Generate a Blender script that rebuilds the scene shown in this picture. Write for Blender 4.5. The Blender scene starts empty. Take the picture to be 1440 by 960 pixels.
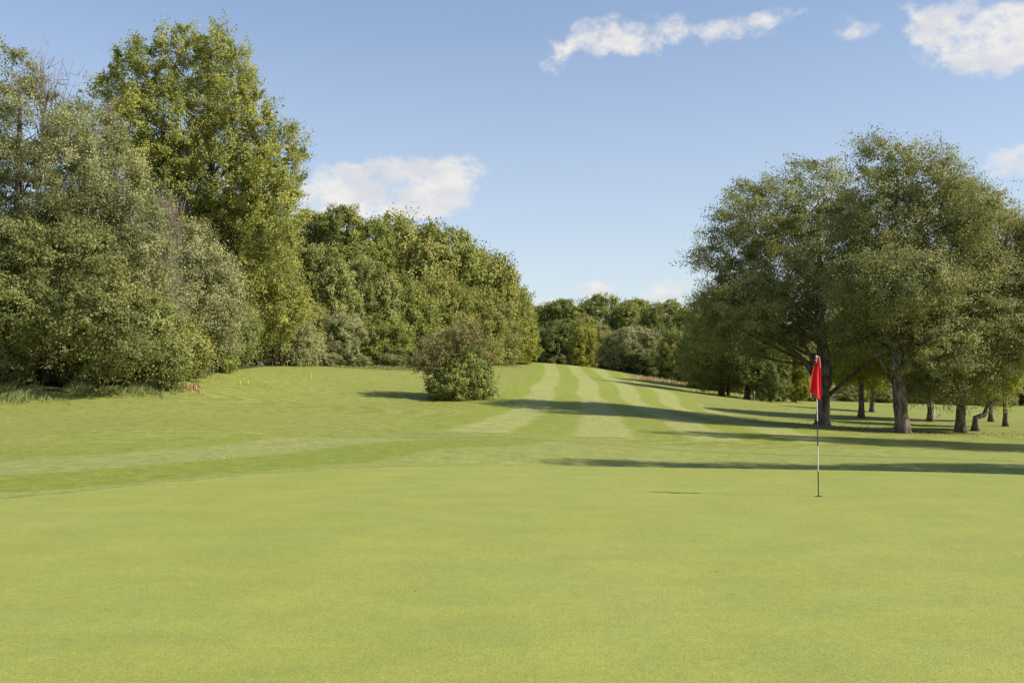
import bpy, math, random
import numpy as np

R = math.radians
F = 1400.0            # focal length measured in photo pixels (1440 px wide)
PITCH = math.atan(70.0 / F)
CAM_H = 1.6
SUN_EL, SUN_DIR_AZ = 40.0, None

scene = bpy.context.scene
COL = scene.collection


# ------------------------------------------------------------------ helpers
def at(px, py, D):
    """photo pixel + distance in metres -> place in the world"""
    x = (px - 720.0) / F
    zc = (480.0 - py) / F
    cp, sp = math.cos(PITCH), math.sin(PITCH)
    Y = cp - zc * sp
    Z = sp + zc * cp
    return np.array([x * D / Y, D, CAM_H + Z * D / Y])


def props(o, label=None, cat=None, group=None, kind=None):
    if label: o['label'] = label
    if cat: o['category'] = cat
    if group: o['group'] = group
    if kind: o['kind'] = kind
    return o


def empty(name, loc, label, cat, group=None, rz=0.0):
    o = bpy.data.objects.new(name, None)
    o.location = tuple(float(v) for v in loc)
    o.rotation_euler = (0, 0, rz)
    o.empty_display_size = 0.3
    COL.objects.link(o)
    return props(o, label, cat, group)


def mesh_np(name, verts, faces, mat, parent=None, smooth=False, attrs=None):
    """verts (n,3); faces (m,4) or (m,3)"""
    me = bpy.data.meshes.new(name)
    verts = np.ascontiguousarray(verts, dtype=np.float32)
    faces = np.ascontiguousarray(faces, dtype=np.int32)
    n, (m, k) = len(verts), faces.shape
    me.vertices.add(n)
    me.vertices.foreach_set('co', verts.ravel())
    me.loops.add(m * k)
    me.loops.foreach_set('vertex_index', faces.ravel())
    me.polygons.add(m)
    me.polygons.foreach_set('loop_start', np.arange(0, m * k, k, dtype=np.int32))
    try:
        me.polygons.foreach_set('loop_total', np.full(m, k, dtype=np.int32))
    except Exception:
        pass
    me.polygons.foreach_set('use_smooth', np.full(m, smooth, dtype=bool))
    if attrs:
        for an, av in attrs.items():
            a = me.attributes.new(an, 'FLOAT', 'POINT')
            a.data.foreach_set('value', np.ascontiguousarray(av, dtype=np.float32))
    me.update(calc_edges=True)
    me.materials.append(mat)
    o = bpy.data.objects.new(name, me)
    COL.objects.link(o)
    if parent is not None:
        o.parent = parent
    return o


class Tubes:
    """collects tapered tubes into one mesh"""
    def __init__(s):
        s.v, s.f, s.n = [], [], 0

    def add(s, pts, rad, seg=7, flare=None, jit=0.0, rng=None):
        pts = np.asarray(pts, float); rad = np.asarray(rad, float)
        k = len(pts)
        tan = np.gradient(pts, axis=0)
        tan /= np.linalg.norm(tan, axis=1)[:, None] + 1e-9
        ref = np.array([0.0, 1, 0]) if abs(tan[0][1]) < 0.9 else np.array([1.0, 0, 0])
        a = np.cross(tan, ref); a /= np.linalg.norm(a, axis=1)[:, None] + 1e-9
        b = np.cross(tan, a)
        th = np.linspace(0, 2 * math.pi, seg, endpoint=False)
        rr = rad[:, None] * np.ones(seg)[None]
        if jit and rng is not None:
            rr = rr * (1 + rng.normal(0, jit, rr.shape))
        if flare is not None:
            w = np.clip(1 - np.arange(k) / flare, 0, 1)[:, None]
            rr = rr * (1 + w * (0.55 + 0.45 * np.cos(th * 3 + 0.7))[None])
        ring = pts[:, None] + rr[..., None] * (np.cos(th)[None, :, None] * a[:, None] + np.sin(th)[None, :, None] * b[:, None])
        s.v.append(ring.reshape(-1, 3))
        i = np.arange(k - 1)[:, None] * seg
        j = np.arange(seg)[None]
        j2 = (j + 1) % seg
        q = np.stack([i + j, i + j2, i + seg + j2, i + seg + j], -1).reshape(-1, 4) + s.n
        s.f.append(q)
        s.n += k * seg
        # end cap
        c = s.n - seg
        if seg == 4:
            s.f.append(np.array([[c, c + 1, c + 2, c + 3]]))
        elif seg == 6:
            s.f.append(np.array([[c, c + 1, c + 2, c + 3], [c, c + 3, c + 4, c + 5]]))

    def data(s):
        return np.concatenate(s.v), np.concatenate(s.f)


def curve(p0, p1, p2, n):
    t = np.linspace(0, 1, n)[:, None]
    return (1 - t) ** 2 * p0 + 2 * t * (1 - t) * p1 + t ** 2 * p2


def tps_fit(P, V, scale, lam):
    P = np.asarray(P, float) / scale
    V = np.asarray(V, float)
    n = len(P)
    r2 = ((P[:, None] - P[None]) ** 2).sum(-1)
    K = 0.5 * r2 * np.log(r2 + 1e-12)
    A = np.zeros((n + 3, n + 3))
    A[:n, :n] = K + lam * np.eye(n)
    A[:n, n] = 1; A[:n, n + 1:] = P
    A[n, :n] = 1; A[n + 1:, :n] = P.T
    w = np.linalg.solve(A, np.concatenate([V, np.zeros(3)]))

    def ev(Q):
        Q = np.asarray(Q, float) / scale
        out = np.empty(len(Q))
        for s0 in range(0, len(Q), 20000):
            q = Q[s0:s0 + 20000]
            d2 = ((q[:, None] - P[None]) ** 2).sum(-1)
            out[s0:s0 + 20000] = (0.5 * d2 * np.log(d2 + 1e-12)) @ w[:n] + w[n] + q @ w[n + 1:]
        return out
    return ev


def smooth01(t):
    t = np.clip(t, 0, 1)
    return t * t * (3 - 2 * t)


# ------------------------------------------------------------------ terrain
ctrl = []
for (px, py, D) in [(0, 640, 24), (0, 600, 34), (0, 562, 45), (-400, 560, 48), (240, 532, 55), (240, 600, 33), (300, 522, 62),
                    (420, 515, 88), (560, 515, 104), (650, 511, 125), (740, 509, 150), (440, 560, 56), (440, 600, 36),
                    (440, 630, 28), (340, 537, 60), (645, 562, 60), (720, 560, 62), (720, 600, 40), (720, 628, 29),
                    (560, 600, 39), (850, 558, 68), (850, 540, 88), (850, 523, 130), (800, 514, 142), (900, 530, 125), (960, 541, 115),
                    (1015, 556, 98), (1000, 602, 44), (1155, 597, 55), (1270, 609, 49), (1350, 606, 51), (1100, 567, 90),
                    (1211, 588, 68), (1228, 580, 78), (1308, 593, 66), (1413, 600, 58), (1300, 568, 112), (1440, 572, 105),
                    (1440, 645, 31), (1000, 640, 29), (1200, 640, 30), (1200, 620, 38), (1000, 620, 36), (1700, 600, 60),
                    (1150, 563, 125), (1000, 575, 70), (900, 590, 50)]:
    ctrl.append(at(px, py, D))
for X, Y, Z in [(-30, 24, .1), (40, 20, -.3), (40, 60, -.5), (70, 100, -.3), (-60, 20, .3), (-60, 60, 3.2), (-70, 110, 5), (-30, 120, 5),
                (-60, 180, 6), (0, 185, 5.2), (20, 190, 4.0), (40, 180, 2.2), (60, 160, 1.0), (120, 150, 0), (0, 300, 5), (-200, 200, 7), (200, 200, 0),
                (120, 300, 1.5), (-150, 400, 6), (-150, 0, 2), (150, 0, -1), (0, -80, 0), (-60, -60, 0), (60, -60, 0), (0, -20, 0), (-20, 0, 0.0), (20, 0, -.05)]:
    ctrl.append(np.array([X, Y, Z], float))
gx, gy = np.meshgrid(np.linspace(-12, 12, 5), np.linspace(-6, 20, 6))
for X, Y in zip(gx.ravel(), gy.ravel()):
    ctrl.append(np.array([X, Y, 0.0]))
ctrl = np.array(ctrl)
TPS = tps_fit(ctrl[:, :2], ctrl[:, 2], 30.0, 0.0015)


def catmull(pts, n=10):
    pts = np.asarray(pts, float); k = len(pts); out = []
    for i in range(k):
        p0, p1, p2, p3 = pts[(i - 1) % k], pts[i], pts[(i + 1) % k], pts[(i + 2) % k]
        for t in np.linspace(0, 1, n, endpoint=False):
            out.append(0.5 * ((2 * p1) + (-p0 + p2) * t + (2 * p0 - 5 * p1 + 4 * p2 - p3) * t * t + (-p0 + 3 * p1 - 3 * p2 + p3) * t ** 3))
    return np.array(out)


GREEN = catmull([(-7.6, 14.6), (-5.6, 18.0), (-3.3, 20.6), (-.3, 21.5), (4.1, 20.9), (9.6, 19.2), (14, 15), (15.5, 7), (12, -5), (1, -11), (-11, -6), (-13.5, 3), (-11, 10)])


def green_sd(P):
    P = np.asarray(P, float)
    out = np.full(len(P), 60.0)
    near = np.where((np.abs(P[:, 0]) < 60) & (P[:, 1] > -50) & (P[:, 1] < 75))[0]
    A = GREEN; B = np.roll(GREEN, -1, 0); AB = B - A
    for s0 in range(0, len(near), 20000):
        idx = near[s0:s0 + 20000]
        q = P[idx]
        qa = q[:, None] - A[None]
        t = np.clip((qa * AB).sum(-1) / (AB * AB).sum(-1), 0, 1)
        d = np.sqrt((((qa - t[..., None] * AB[None])) ** 2).sum(-1)).min(1)
        y = q[:, 1][:, None]; x = q[:, 0][:, None]
        cond = (A[None, :, 1] > y) != (B[None, :, 1] > y)
        xi = A[None, :, 0] + (y - A[None, :, 1]) / (AB[None, :, 1] + 1e-12) * AB[None, :, 0]
        inside = (np.sum(cond & (x < xi), 1) % 2) == 1
        out[idx] = np.where(inside, -d, d)
    return out


def ground(P):
    P = np.atleast_2d(np.asarray(P, float))[:, :2]
    z = TPS(P)
    X, Y = P[:, 0], P[:, 1]
    r = np.hypot(X, Y - 60)
    far = smooth01((r - 190) / 140)
    zf = np.where(X < 60, 5.0, 5.0) * smooth01((120 - X) / 160) + 0.2
    z = z * (1 - far) + zf * far
    sd = green_sd(P)
    w = smooth01((1.2 - sd) / 1.7)
    lip = -0.24 * np.exp(-((sd - 3.0) / 2.0) ** 2) * smooth01((X + 4) / 6)
    z = (z + lip) * (1 - w) + 0.0 * w
    out = smooth01((sd - 0.5) / 5)
    z = z + out * (0.035 * np.sin(X * .55 + np.sin(Y * .21) * 2) * np.sin(Y * .37 + 1.3) + 0.05 * np.sin(X * .17 + Y * .13))
    return z


def g1(x, y):
    return float(ground([[x, y]])[0])


# ------------------------------------------------------------------ node helpers
def new_mat(name):
    m = bpy.data.materials.new(name); m.use_nodes = True
    nt = m.node_tree; nt.nodes.clear()
    out = nt.nodes.new('ShaderNodeOutputMaterial')
    return m, nt, out


class N:
    """tiny node-expression helper"""
    def __init__(s, nt): s.nt = nt

    def node(s, t, **kw):
        n = s.nt.nodes.new(t)
        for k, v in kw.items(): setattr(n, k, v)
        return n

    def link(s, a, b): s.nt.links.new(a, b)

    def put(s, sock, v):
        if isinstance(v, bpy.types.NodeSocket): s.nt.links.new(v, sock)
        elif v is not None: sock.default_value = v

    def m(s, op, a, b=None, c=None, clamp=False):
        n = s.node('ShaderNodeMath', operation=op); n.use_clamp = clamp
        s.put(n.inputs[0], a)
        if b is not None: s.put(n.inputs[1], b)
        if c is not None: s.put(n.inputs[2], c)
        return n.outputs[0]

    def step(s, v, lo, hi, a=0.0, b=1.0):
        n = s.node('ShaderNodeMapRange', interpolation_type='SMOOTHSTEP')
        s.put(n.inputs[0], v); s.put(n.inputs[1], lo); s.put(n.inputs[2], hi); s.put(n.inputs[3], a); s.put(n.inputs[4], b)
        return n.outputs[0]

    def mix(s, f, a, b, mode='MIX'):
        n = s.node('ShaderNodeMix', data_type='RGBA', blend_type=mode)
        s.put(n.inputs[0], f)
        for i, v in ((6, a), (7, b)):
            if isinstance(v, tuple) and len(v) == 3: v = (*v, 1)
            s.put(n.inputs[i], v)
        return n.outputs[2]

    def noise(s, vec, scale, detail=3, rough=.55, col=False, dist=0.0):
        n = s.node('ShaderNodeTexNoise')
        if vec is not None: s.put(n.inputs['Vector'], vec)
        n.inputs['Scale'].default_value = scale; n.inputs['Detail'].default_value = detail
        n.inputs['Roughness'].default_value = rough; n.inputs['Distortion'].default_value = dist
        return n.outputs['Color' if col else 'Fac']

    def attr(s, name):
        n = s.node('ShaderNodeAttribute'); n.attribute_name = name
        return n.outputs['Fac']

    def vscale(s, vec, sc):
        n = s.node('ShaderNodeVectorMath', operation='MULTIPLY')
        s.put(n.inputs[0], vec); n.inputs[1].default_value = sc
        return n.outputs[0]


# ------------------------------------------------------------------ grass material for the course
def grass_material():
    m, nt, out = new_mat('mown_grass'); k = N(nt)
    tc = k.node('ShaderNodeTexCoord').outputs['Object']
    g, s, ring, arc = k.attr('green_sd'), k.attr('fair'), k.attr('ring'), k.attr('arc')
    rough = k.attr('rough'); wood = k.attr('wood'); bare = k.attr('bare')
    nlow = k.noise(tc, .09, 3); nmid = k.noise(tc, .8, 4); nhi = k.noise(tc, 7, 5, .65); nfine = k.noise(tc, 55, 3, .7)
    ntuft = k.noise(tc, 2.6, 5, .7)
    edge = k.m('MULTIPLY', k.m('SUBTRACT', k.noise(tc, 1.3, 3), .5), .22)
    # fairway stripes: mown up and down, light where the blades lean away
    ss = k.m('ADD', s, k.m('ADD', k.m('MULTIPLY', edge, .5), k.m('MULTIPLY', k.m('SUBTRACT', k.noise(tc, .22, 3), .5), .35)))
    tri = k.m('PINGPONG', k.m('ADD', ss, 1.5), 1.0)           # 0..1..0 with period two stripes
    stripe = k.step(tri, .38, .62)                              # 1 = light
    light, dark = (.348, .374, .146), (.236, .284, .048)
    fair = k.mix(stripe, dark, light)
    fair = k.mix(k.m('MULTIPLY', k.step(nmid, .35, .7), .35), fair, (.285, .33, .08))
    # rings round the putting green
    rr = k.m('ADD', ring, k.m('MULTIPLY', edge, .5))
    b = lambda lo, w: k.step(rr, lo - w, lo + w)
    rcol = k.mix(b(0, .05), (.285, .325, .10), (.275, .31, .095))
    rcol = k.mix(b(1, .09), rcol, (.215, .272, .045))
    rcol = k.mix(b(2, .10), rcol, (.285, .315, .115))
    rcol = k.mix(b(3, .14), rcol, (.225, .275, .055))
    rcol = k.mix(b(4, .2), rcol, (.255, .29, .075))
    # left rough: narrow turning passes of the mower
    aa = k.m('ADD', arc, k.m('MULTIPLY', k.m('SUBTRACT', k.noise(tc, .30, 4), .5), 1.1))
    atri = k.m('PINGPONG', aa, .55)
    al = k.step(atri, .12, .42)
    rough_c = k.mix(k.m('MULTIPLY', k.m('MULTIPLY', al, k.step(nmid, .2, .6)), k.step(k.noise(tc, .14, 4, .6), .22, .50)), (.215, .262, .052), (.305, .325, .110))
    rough_c = k.mix(k.m('MULTIPLY', k.step(nlow, .42, .62), .55), rough_c, (.285, .30, .085))
    rough_c = k.mix(k.m('MULTIPLY', k.step(ntuft, .52, .68), .6), rough_c, (.16, .205, .04))
    base = k.mix(k.step(k.attr('fairmask'), .35, .65), rough_c, fair)
    base = k.mix(k.step(k.attr('ringmask'), .2, .8), base, rcol)
    # dark wheel line in front of the fairway
    ln = k.m('SUBTRACT', 1.0, k.step(k.m('ABSOLUTE', k.attr('line')), .15, .75))
    base = k.mix(k.m('MULTIPLY', ln, .55), base, (.175, .235, .045))
    # the putting green itself
    pg = k.mix(k.step(nlow, .35, .65), (.290, .338, .080), (.318, .358, .102))
    nst = k.noise(k.vscale(tc, (.85, 1.15, 1)), 1.9, 6, .68)
    pg = k.mix(k.m('MULTIPLY', k.step(nst, .46, .74), .30), pg, (.352, .352, .062))
    pg = k.mix(k.m('MULTIPLY', k.step(k.noise(k.vscale(tc, (.85, 1.15, 1)), 1.5, 7, .7), .46, .72), .35), pg, (.240, .305, .095))
    # faint mower seams running away from the camera
    sx = k.m('ADD', k.node('ShaderNodeSeparateXYZ').outputs[0], 0)
    sep = k.node('ShaderNodeSeparateXYZ'); k.link(tc, sep.inputs[0])
    X, Y = sep.outputs[0], sep.outputs[1]
    lane = k.m('ADD', X, k.m('MULTIPLY', Y, -.12))
    lt = k.m('PINGPONG', k.m('ADD', lane, k.m('MULTIPLY', k.m('SUBTRACT', nmid, .5), .10)), .62)
    pg = k.mix(k.m('MULTIPLY', k.step(lt, .035, .0), k.m('MULTIPLY', k.step(X, 1, 5), .32)), pg, (.23, .27, .075))
    pg = k.mix(k.m('MULTIPLY', k.step(k.m('PINGPONG', lane, 1.24), .45, .8), .22), pg, (.25, .31, .075))
    pg = k.mix(k.m('MULTIPLY', k.step(nfine, .40, .68), .60), pg, (.185, .245, .050))
    pg = k.mix(k.m('MULTIPLY', k.step(nhi, .50, .70), .28), pg, (.26, .315, .085))
    pg = k.mix(k.m('MULTIPLY', k.step(k.noise(tc, 26, 4, .7), .52, .66), .35), pg, (.40, .405, .15))
    pg = k.mix(k.m('MULTIPLY', k.step(k.noise(tc, 90, 2, .6), .54, .68), .65), pg, (.42, .42, .16))
    gm = k.step(k.m('ADD', g, k.m('MULTIPLY', edge, .4)), .06, -.06)
    oth = k.mix(k.m('MULTIPLY', k.step(nhi, .42, .68), .55), base, (.15, .20, .035))
    oth = k.mix(k.m('MULTIPLY', k.step(k.noise(tc, 18, 3, .7), .54, .68), .40), oth, (.40, .39, .15))
    # leaf litter, worn soil and a small brown strip by the yellow pegs
    lit = k.m('MULTIPLY', k.step(bare, .30, 1.1), k.step(k.noise(tc, 1.6, 5, .75), .40, .66))
    oth = k.mix(lit, oth, k.mix(k.step(nhi, .35, .65), (.10, .072, .038), (.24, .19, .095)))
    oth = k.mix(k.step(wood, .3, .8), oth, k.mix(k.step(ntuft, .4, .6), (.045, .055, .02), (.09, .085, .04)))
    ani = k.vscale(tc, (.85, 1.15, 1))
    v1 = k.step(k.noise(ani, 1.1, 8, .68), .30, .70, .925, 1.05); v2 = k.step(k.noise(tc, 9, 8, .75), .30, .70, .93, 1.06)
    hue = k.step(k.noise(ani, .55, 6, .65), .42, .64)
    pg = k.mix(k.m('MULTIPLY', hue, .20), pg, k.mix(1.0, pg, (1.08, 1.0, .66), 'MULTIPLY'))
    vv = k.m('MULTIPLY', k.m('MULTIPLY', v1, v2), k.m('MULTIPLY', k.step(k.noise(tc, 120, 3, .7), .32, .68, .74, 1.24), k.step(k.noise(tc, 34, 5, .75), .32, .68, .90, 1.10)))
    cv = k.node('ShaderNodeCombineColor'); [k.link(vv, cv.inputs[i]) for i in range(3)]
    pg = k.mix(1.0, pg, cv.outputs[0], 'MULTIPLY')
    v3 = k.m('MULTIPLY', k.step(k.noise(tc, 2.2, 9, .75), .30, .70, .80, 1.15), k.step(k.noise(tc, 14, 6, .8), .34, .66, .82, 1.16))
    cw = k.node('ShaderNodeCombineColor'); [k.link(v3, cw.inputs[i]) for i in range(3)]
    oth = k.mix(1.0, oth, cw.outputs[0], 'MULTIPLY')
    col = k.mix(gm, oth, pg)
    col = k.mix(1.0, col, (.775, .738, .64), 'MULTIPLY')
    bs = k.node('ShaderNodeBsdfPrincipled')
    k.link(col, bs.inputs['Base Color'])
    bs.inputs['Roughness'].default_value = .75
    bs.inputs['Specular IOR Level'].default_value = .12
    bump = k.node('ShaderNodeBump')
    h = k.m('ADD', k.m('MULTIPLY', nfine, .5), k.m('MULTIPLY', nhi, .9))
    k.link(h, bump.inputs['Height']); bump.inputs['Strength'].default_value = .55; bump.inputs['Distance'].default_value = .02
    bump2 = k.node('ShaderNodeBump')
    k.link(k.m('MULTIPLY', ntuft, k.m('SUBTRACT', 1.0, gm)), bump2.inputs['Height'])
    bump2.inputs['Strength'].default_value = .5; bump2.inputs['Distance'].default_value = .10
    k.link(bump.outputs[0], bump2.inputs['Normal'])
    k.link(bump2.outputs[0], bs.inputs['Normal'])
    k.link(bs.outputs[0], out.inputs[0])
    return m


def build_ground():
    nx, ny = 430, 620
    u = np.linspace(-1, 1, nx)
    xs = 500 * np.sinh(5.2 * u) / math.sinh(5.2)
    v = np.linspace(0, 1, ny)
    ys = np.concatenate([np.linspace(-60, -5, 20)[:-1], -5 + (905) * np.sinh(5.0 * v) / math.sinh(5.0)])
    # keep the spacing fine through the first 60 m
    GX, GY = np.meshgrid(xs, ys)
    P = np.stack([GX.ravel(), GY.ravel()], 1)
    Z = ground(P)
    a = {}
    a['green_sd'] = green_sd(P)
    # coordinate across the fairway stripes
    S = [(748, 514, 140, 0), (767, 520, 118, 1), (785, 520, 118, 2), (805, 521, 118, 3), (825, 523, 118, 4), (844, 525, 118, 5), (860, 527, 118, 6), (880, 529, 118, 7),
         (697, 554, 64, 0), (745, 552, 66, 1), (780, 552, 68, 2), (810, 552, 70, 3), (842, 552, 72, 4), (870, 552, 74, 5), (900, 553, 76, 6), (925, 553, 78, 7), (952, 555, 80, 8),
         (890, 570, 62, 5), (922, 572, 62, 6), (952, 573, 63, 7), (977, 574, 64, 8), (995, 575, 64, 9),
         (585, 587, 44, 0), (530, 597, 38, 0), (710, 572, 52, 1), (670, 591, 43, 1), (630, 602, 39, 1), (762, 575, 51, 2), (730, 600, 41, 2), (717, 607, 38, 2),
         (815, 582, 49, 3), (807, 610, 37, 3), (875, 590, 47, 4), (890, 607, 40, 4), (935, 595, 46, 5), (985, 600, 45, 6), (1050, 600, 46, 7), (1100, 597, 50, 8)]
    sp = np.array([[*at(px, py, D)[:2], val] for px, py, D, val in S])
    a['fair'] = tps_fit(sp[:, :2], sp[:, 2], 20.0, .004)(P)
    fy = smooth01((P[:, 1] - 35.5 + 0.22 * np.maximum(P[:, 0] - 4, 0)) / 3.0) * smooth01((17 - P[:, 0] + .0 * P[:, 1]) / 6)
    a['fairmask'] = np.clip(np.minimum(fy, smooth01((a['fair'] + .15) / .3)), 0, 1)
    Rr = [(0, 712, 14, 0), (150, 697, 15.8, 0), (300, 677, 18, 0), (480, 655, 20.8, 0), (640, 652, 21.8, 0), (720, 651, 21.8, 0),
          (0, 690, 15.8, 1), (150, 686, 16.8, 1), (300, 672, 18.8, 1), (420, 656, 20.8, 1), (500, 648, 22.3, 1), (560, 637, 25, 1), (620, 628, 28, 1), (720, 625, 30, 1),
          (0, 668, 19, 2), (250, 652, 22.3, 2), (380, 640, 25, 2), (480, 625, 28.5, 2), (560, 617, 31, 2),
          (0, 652, 22, 3), (150, 645, 24, 3), (300, 630, 27.5, 3), (400, 617, 31, 3), (500, 612, 33, 3), (620, 608, 36, 2.2),
          (0, 638, 25, 4), (150, 628, 27, 4), (300, 612, 31.5, 4), (420, 603, 35, 4)]
    rp = np.array([[*at(px, py, D)[:2], val] for px, py, D, val in Rr])
    a['ring'] = tps_fit(rp[:, :2], rp[:, 2], 10.0, .01)(P)
    rm = smooth01((36 - P[:, 1] + np.minimum(P[:, 0], 0) * .35) / 5) * smooth01((60 - np.hypot(P[:, 0], P[:, 1])) / 10)
    a['ringmask'] = rm
    cx, cy, _ = at(230, 545, 50)
    dx, dy = (P[:, 0] - cx), (P[:, 1] - cy)
    a['arc'] = np.sqrt((dx * .62) ** 2 + dy ** 2 + .01)
    # tyre line
    L = np.array([at(*q)[:2] for q in [(560, 612, 33), (680, 614, 34), (840, 622, 33), (1000, 632, 31.5), (1120, 640, 30.5), (1440, 652, 29)]])
    yy = np.interp(P[:, 0], L[:, 0], L[:, 1], left=1e3, right=1e3)
    a['line'] = np.clip((P[:, 1] - yy) / 1.2, -3, 3)
    bare = np.zeros(len(P))
    for px, py, D, rx, ry in [(1255, 606, 50, 4.5, 1.6), (1160, 598, 54, 3.2, 1.5), (1330, 606, 50, 3.5, 1.3), (275, 527, 60, 2.6, 1.6), (355, 537, 59, 1.3, .5), (190, 545, 48, 3, 1), (930, 534, 120, 6, 3)]:
        c = at(px, py, D)
        bare = np.maximum(bare, np.exp(-(((P[:, 0] - c[0]) / rx) ** 2 + ((P[:, 1] - c[1]) / ry) ** 2)))
    a['bare'] = bare
    # woodland floor behind the tree line
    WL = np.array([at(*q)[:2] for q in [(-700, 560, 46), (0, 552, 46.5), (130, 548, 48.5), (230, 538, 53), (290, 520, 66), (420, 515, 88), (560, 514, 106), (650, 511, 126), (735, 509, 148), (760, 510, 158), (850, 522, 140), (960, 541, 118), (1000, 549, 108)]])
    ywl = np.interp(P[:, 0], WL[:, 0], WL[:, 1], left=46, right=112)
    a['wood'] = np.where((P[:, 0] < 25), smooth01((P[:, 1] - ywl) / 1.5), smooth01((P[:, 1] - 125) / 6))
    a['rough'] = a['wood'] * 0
    ncol, nrow = len(xs), len(ys)
    i = np.arange(nrow - 1)[:, None] * ncol; j = np.arange(ncol - 1)[None]
    Fq = np.stack([i + j, i + j + 1, i + ncol + j + 1, i + ncol + j], -1).reshape(-1, 4)
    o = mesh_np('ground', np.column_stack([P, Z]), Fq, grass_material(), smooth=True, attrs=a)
    props(o, kind='structure')
    return o


build_ground()


# ------------------------------------------------------------------ foliage
def leaf_mat(name, c1, c2, c3, trans=.30, gloss=.35, acc=.06):
    c1, c2, c3 = ((c[0] * 2.20, c[1] * 2.05, c[2] * 2.05) for c in (c1, c2, c3))
    trans += .05; gloss *= .32
    m, nt, out = new_mat(name); k = N(nt)
    t = k.attr('tint')
    col = k.mix(k.step(t, .15, .85), c1, c2)
    col = k.mix(k.step(t, 1 - acc, 1.02 - acc * .3), col, c3)
    bs = k.node('ShaderNodeBsdfPrincipled')
    k.link(col, bs.inputs['Base Color'])
    bs.inputs['Roughness'].default_value = .6
    bs.inputs['Specular IOR Level'].default_value = gloss
    tr = k.node('ShaderNodeBsdfTranslucent')
    k.link(k.mix(1.0, col, (1.0, 1.0, .5), 'MULTIPLY'), tr.inputs[0])
    mx = k.node('ShaderNodeMixShader'); mx.inputs[0].default_value = trans
    k.link(bs.outputs[0], mx.inputs[1]); k.link(tr.outputs[0], mx.inputs[2])
    k.link(mx.outputs[0], out.inputs[0])
    return m


def bark_mat(name, c1, c2, scale=6):
    m, nt, out = new_mat(name); k = N(nt)
    tc = k.node('ShaderNodeTexCoord').outputs['Object']
    n1 = k.noise(k.vscale(tc, (1, 1, .28)), scale, 5, .7)
    n2 = k.noise(tc, 1.4, 3)
    col = k.mix(k.step(n1, .38, .62), c1, c2)
    col = k.mix(k.m('MULTIPLY', k.step(n2, .5, .7), .5), col, tuple(v * .55 for v in c1))
    bs = k.node('ShaderNodeBsdfPrincipled'); k.link(col, bs.inputs['Base Color'])
    bs.inputs['Roughness'].default_value = .9; bs.inputs['Specular IOR Level'].default_value = .15
    bp = k.node('ShaderNodeBump'); k.link(n1, bp.inputs['Height']); bp.inputs['Strength'].default_value = .9; bp.inputs['Distance'].default_value = .06
    k.link(bp.outputs[0], bs.inputs['Normal']); k.link(bs.outputs[0], out.inputs[0])
    return m


LEAF = {
    'sallow': leaf_mat('sallow_leaves', (.078, .092, .036), (.165, .176, .085), (.22, .19, .08), .28, .45, .08),
    'poplar': leaf_mat('poplar_leaves', (.084, .104, .028), (.196, .208, .055), (.29, .26, .06), .34, .75, .05),
    'maple': leaf_mat('maple_leaves', (.052, .066, .020), (.125, .134, .045), (.19, .18, .05), .28, .5, .06),
    'silver': leaf_mat('silvery_leaves', (.092, .106, .046), (.178, .188, .090), (.27, .25, .13), .25, .45, .08),
    'yellow': leaf_mat('yellow_green_leaves', (.105, .130, .024), (.200, .205, .045), (.32, .28, .05), .36, .45, .10),
    'birch': leaf_mat('birch_leaves', (.066, .082, .034), (.158, .166, .066), (.24, .22, .06), .26, .55, .06),
    'oak': leaf_mat('oak_leaves', (.070, .092, .024), (.150, .165, .045), (.20, .17, .05), .26, .3, .06),
    'ash': leaf_mat('ash_leaves', (.080, .098, .030), (.162, .178, .062), (.20, .20, .08), .28, .3, .05),
    'olive': leaf_mat('olive_leaves', (.085, .100, .028), (.160, .168, .050), (.23, .18, .05), .26, .3, .10),
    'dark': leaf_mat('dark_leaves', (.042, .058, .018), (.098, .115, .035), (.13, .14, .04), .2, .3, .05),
    'ivy': leaf_mat('ivy_leaves', (.075, .105, .022), (.170, .195, .045), (.22, .21, .06), .2, .6, .05),
    'ivy_bush': leaf_mat('ivy_bush_leaves', (.058, .078, .018), (.130, .148, .038), (.17, .16, .05), .2, .6, .05),
    'hawthorn': leaf_mat('hawthorn_leaves', (.074, .072, .030), (.138, .134, .055), (.15, .08, .04), .25, .3, .12),
    'weed': leaf_mat('weed_leaves', (.085, .108, .036), (.165, .185, .07), (.30, .28, .12), .3, .25, .08),
    'litter': leaf_mat('leaf_litter', (.045, .032, .018), (.085, .062, .03), (.13, .085, .03), .0, .2, .1),
    'dry': leaf_mat('dry_stems', (.17, .14, .07), (.30, .24, .13), (.30, .16, .10), .2, .2, .1),
}
BARK = bark_mat('grey_brown_bark', (.085, .068, .048), (.19, .16, .12), 5)
BARK_B = bark_mat('dark_fissured_bark', (.055, .043, .030), (.20, .165, .125), 7)
TWIG = bark_mat('purple_brown_twigs', (.14, .105, .085), (.22, .18, .145), 3)


def leaf_quads(C, axis, nrm, L, W, fold=0.0):
    axis = axis / (np.linalg.norm(axis, axis=1)[:, None] + 1e-9)
    side = np.cross(axis, nrm); side /= np.linalg.norm(side, axis=1)[:, None] + 1e-9
    L = L[:, None]; W = W[:, None]
    v = np.stack([C - axis * L * .5, C + side * W * .5 + axis * L * .05, C + axis * L * .5, C - side * W * .5 + axis * L * .05], 1)
    return v.reshape(-1, 3), np.arange(len(C) * 4).reshape(-1, 4)


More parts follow.
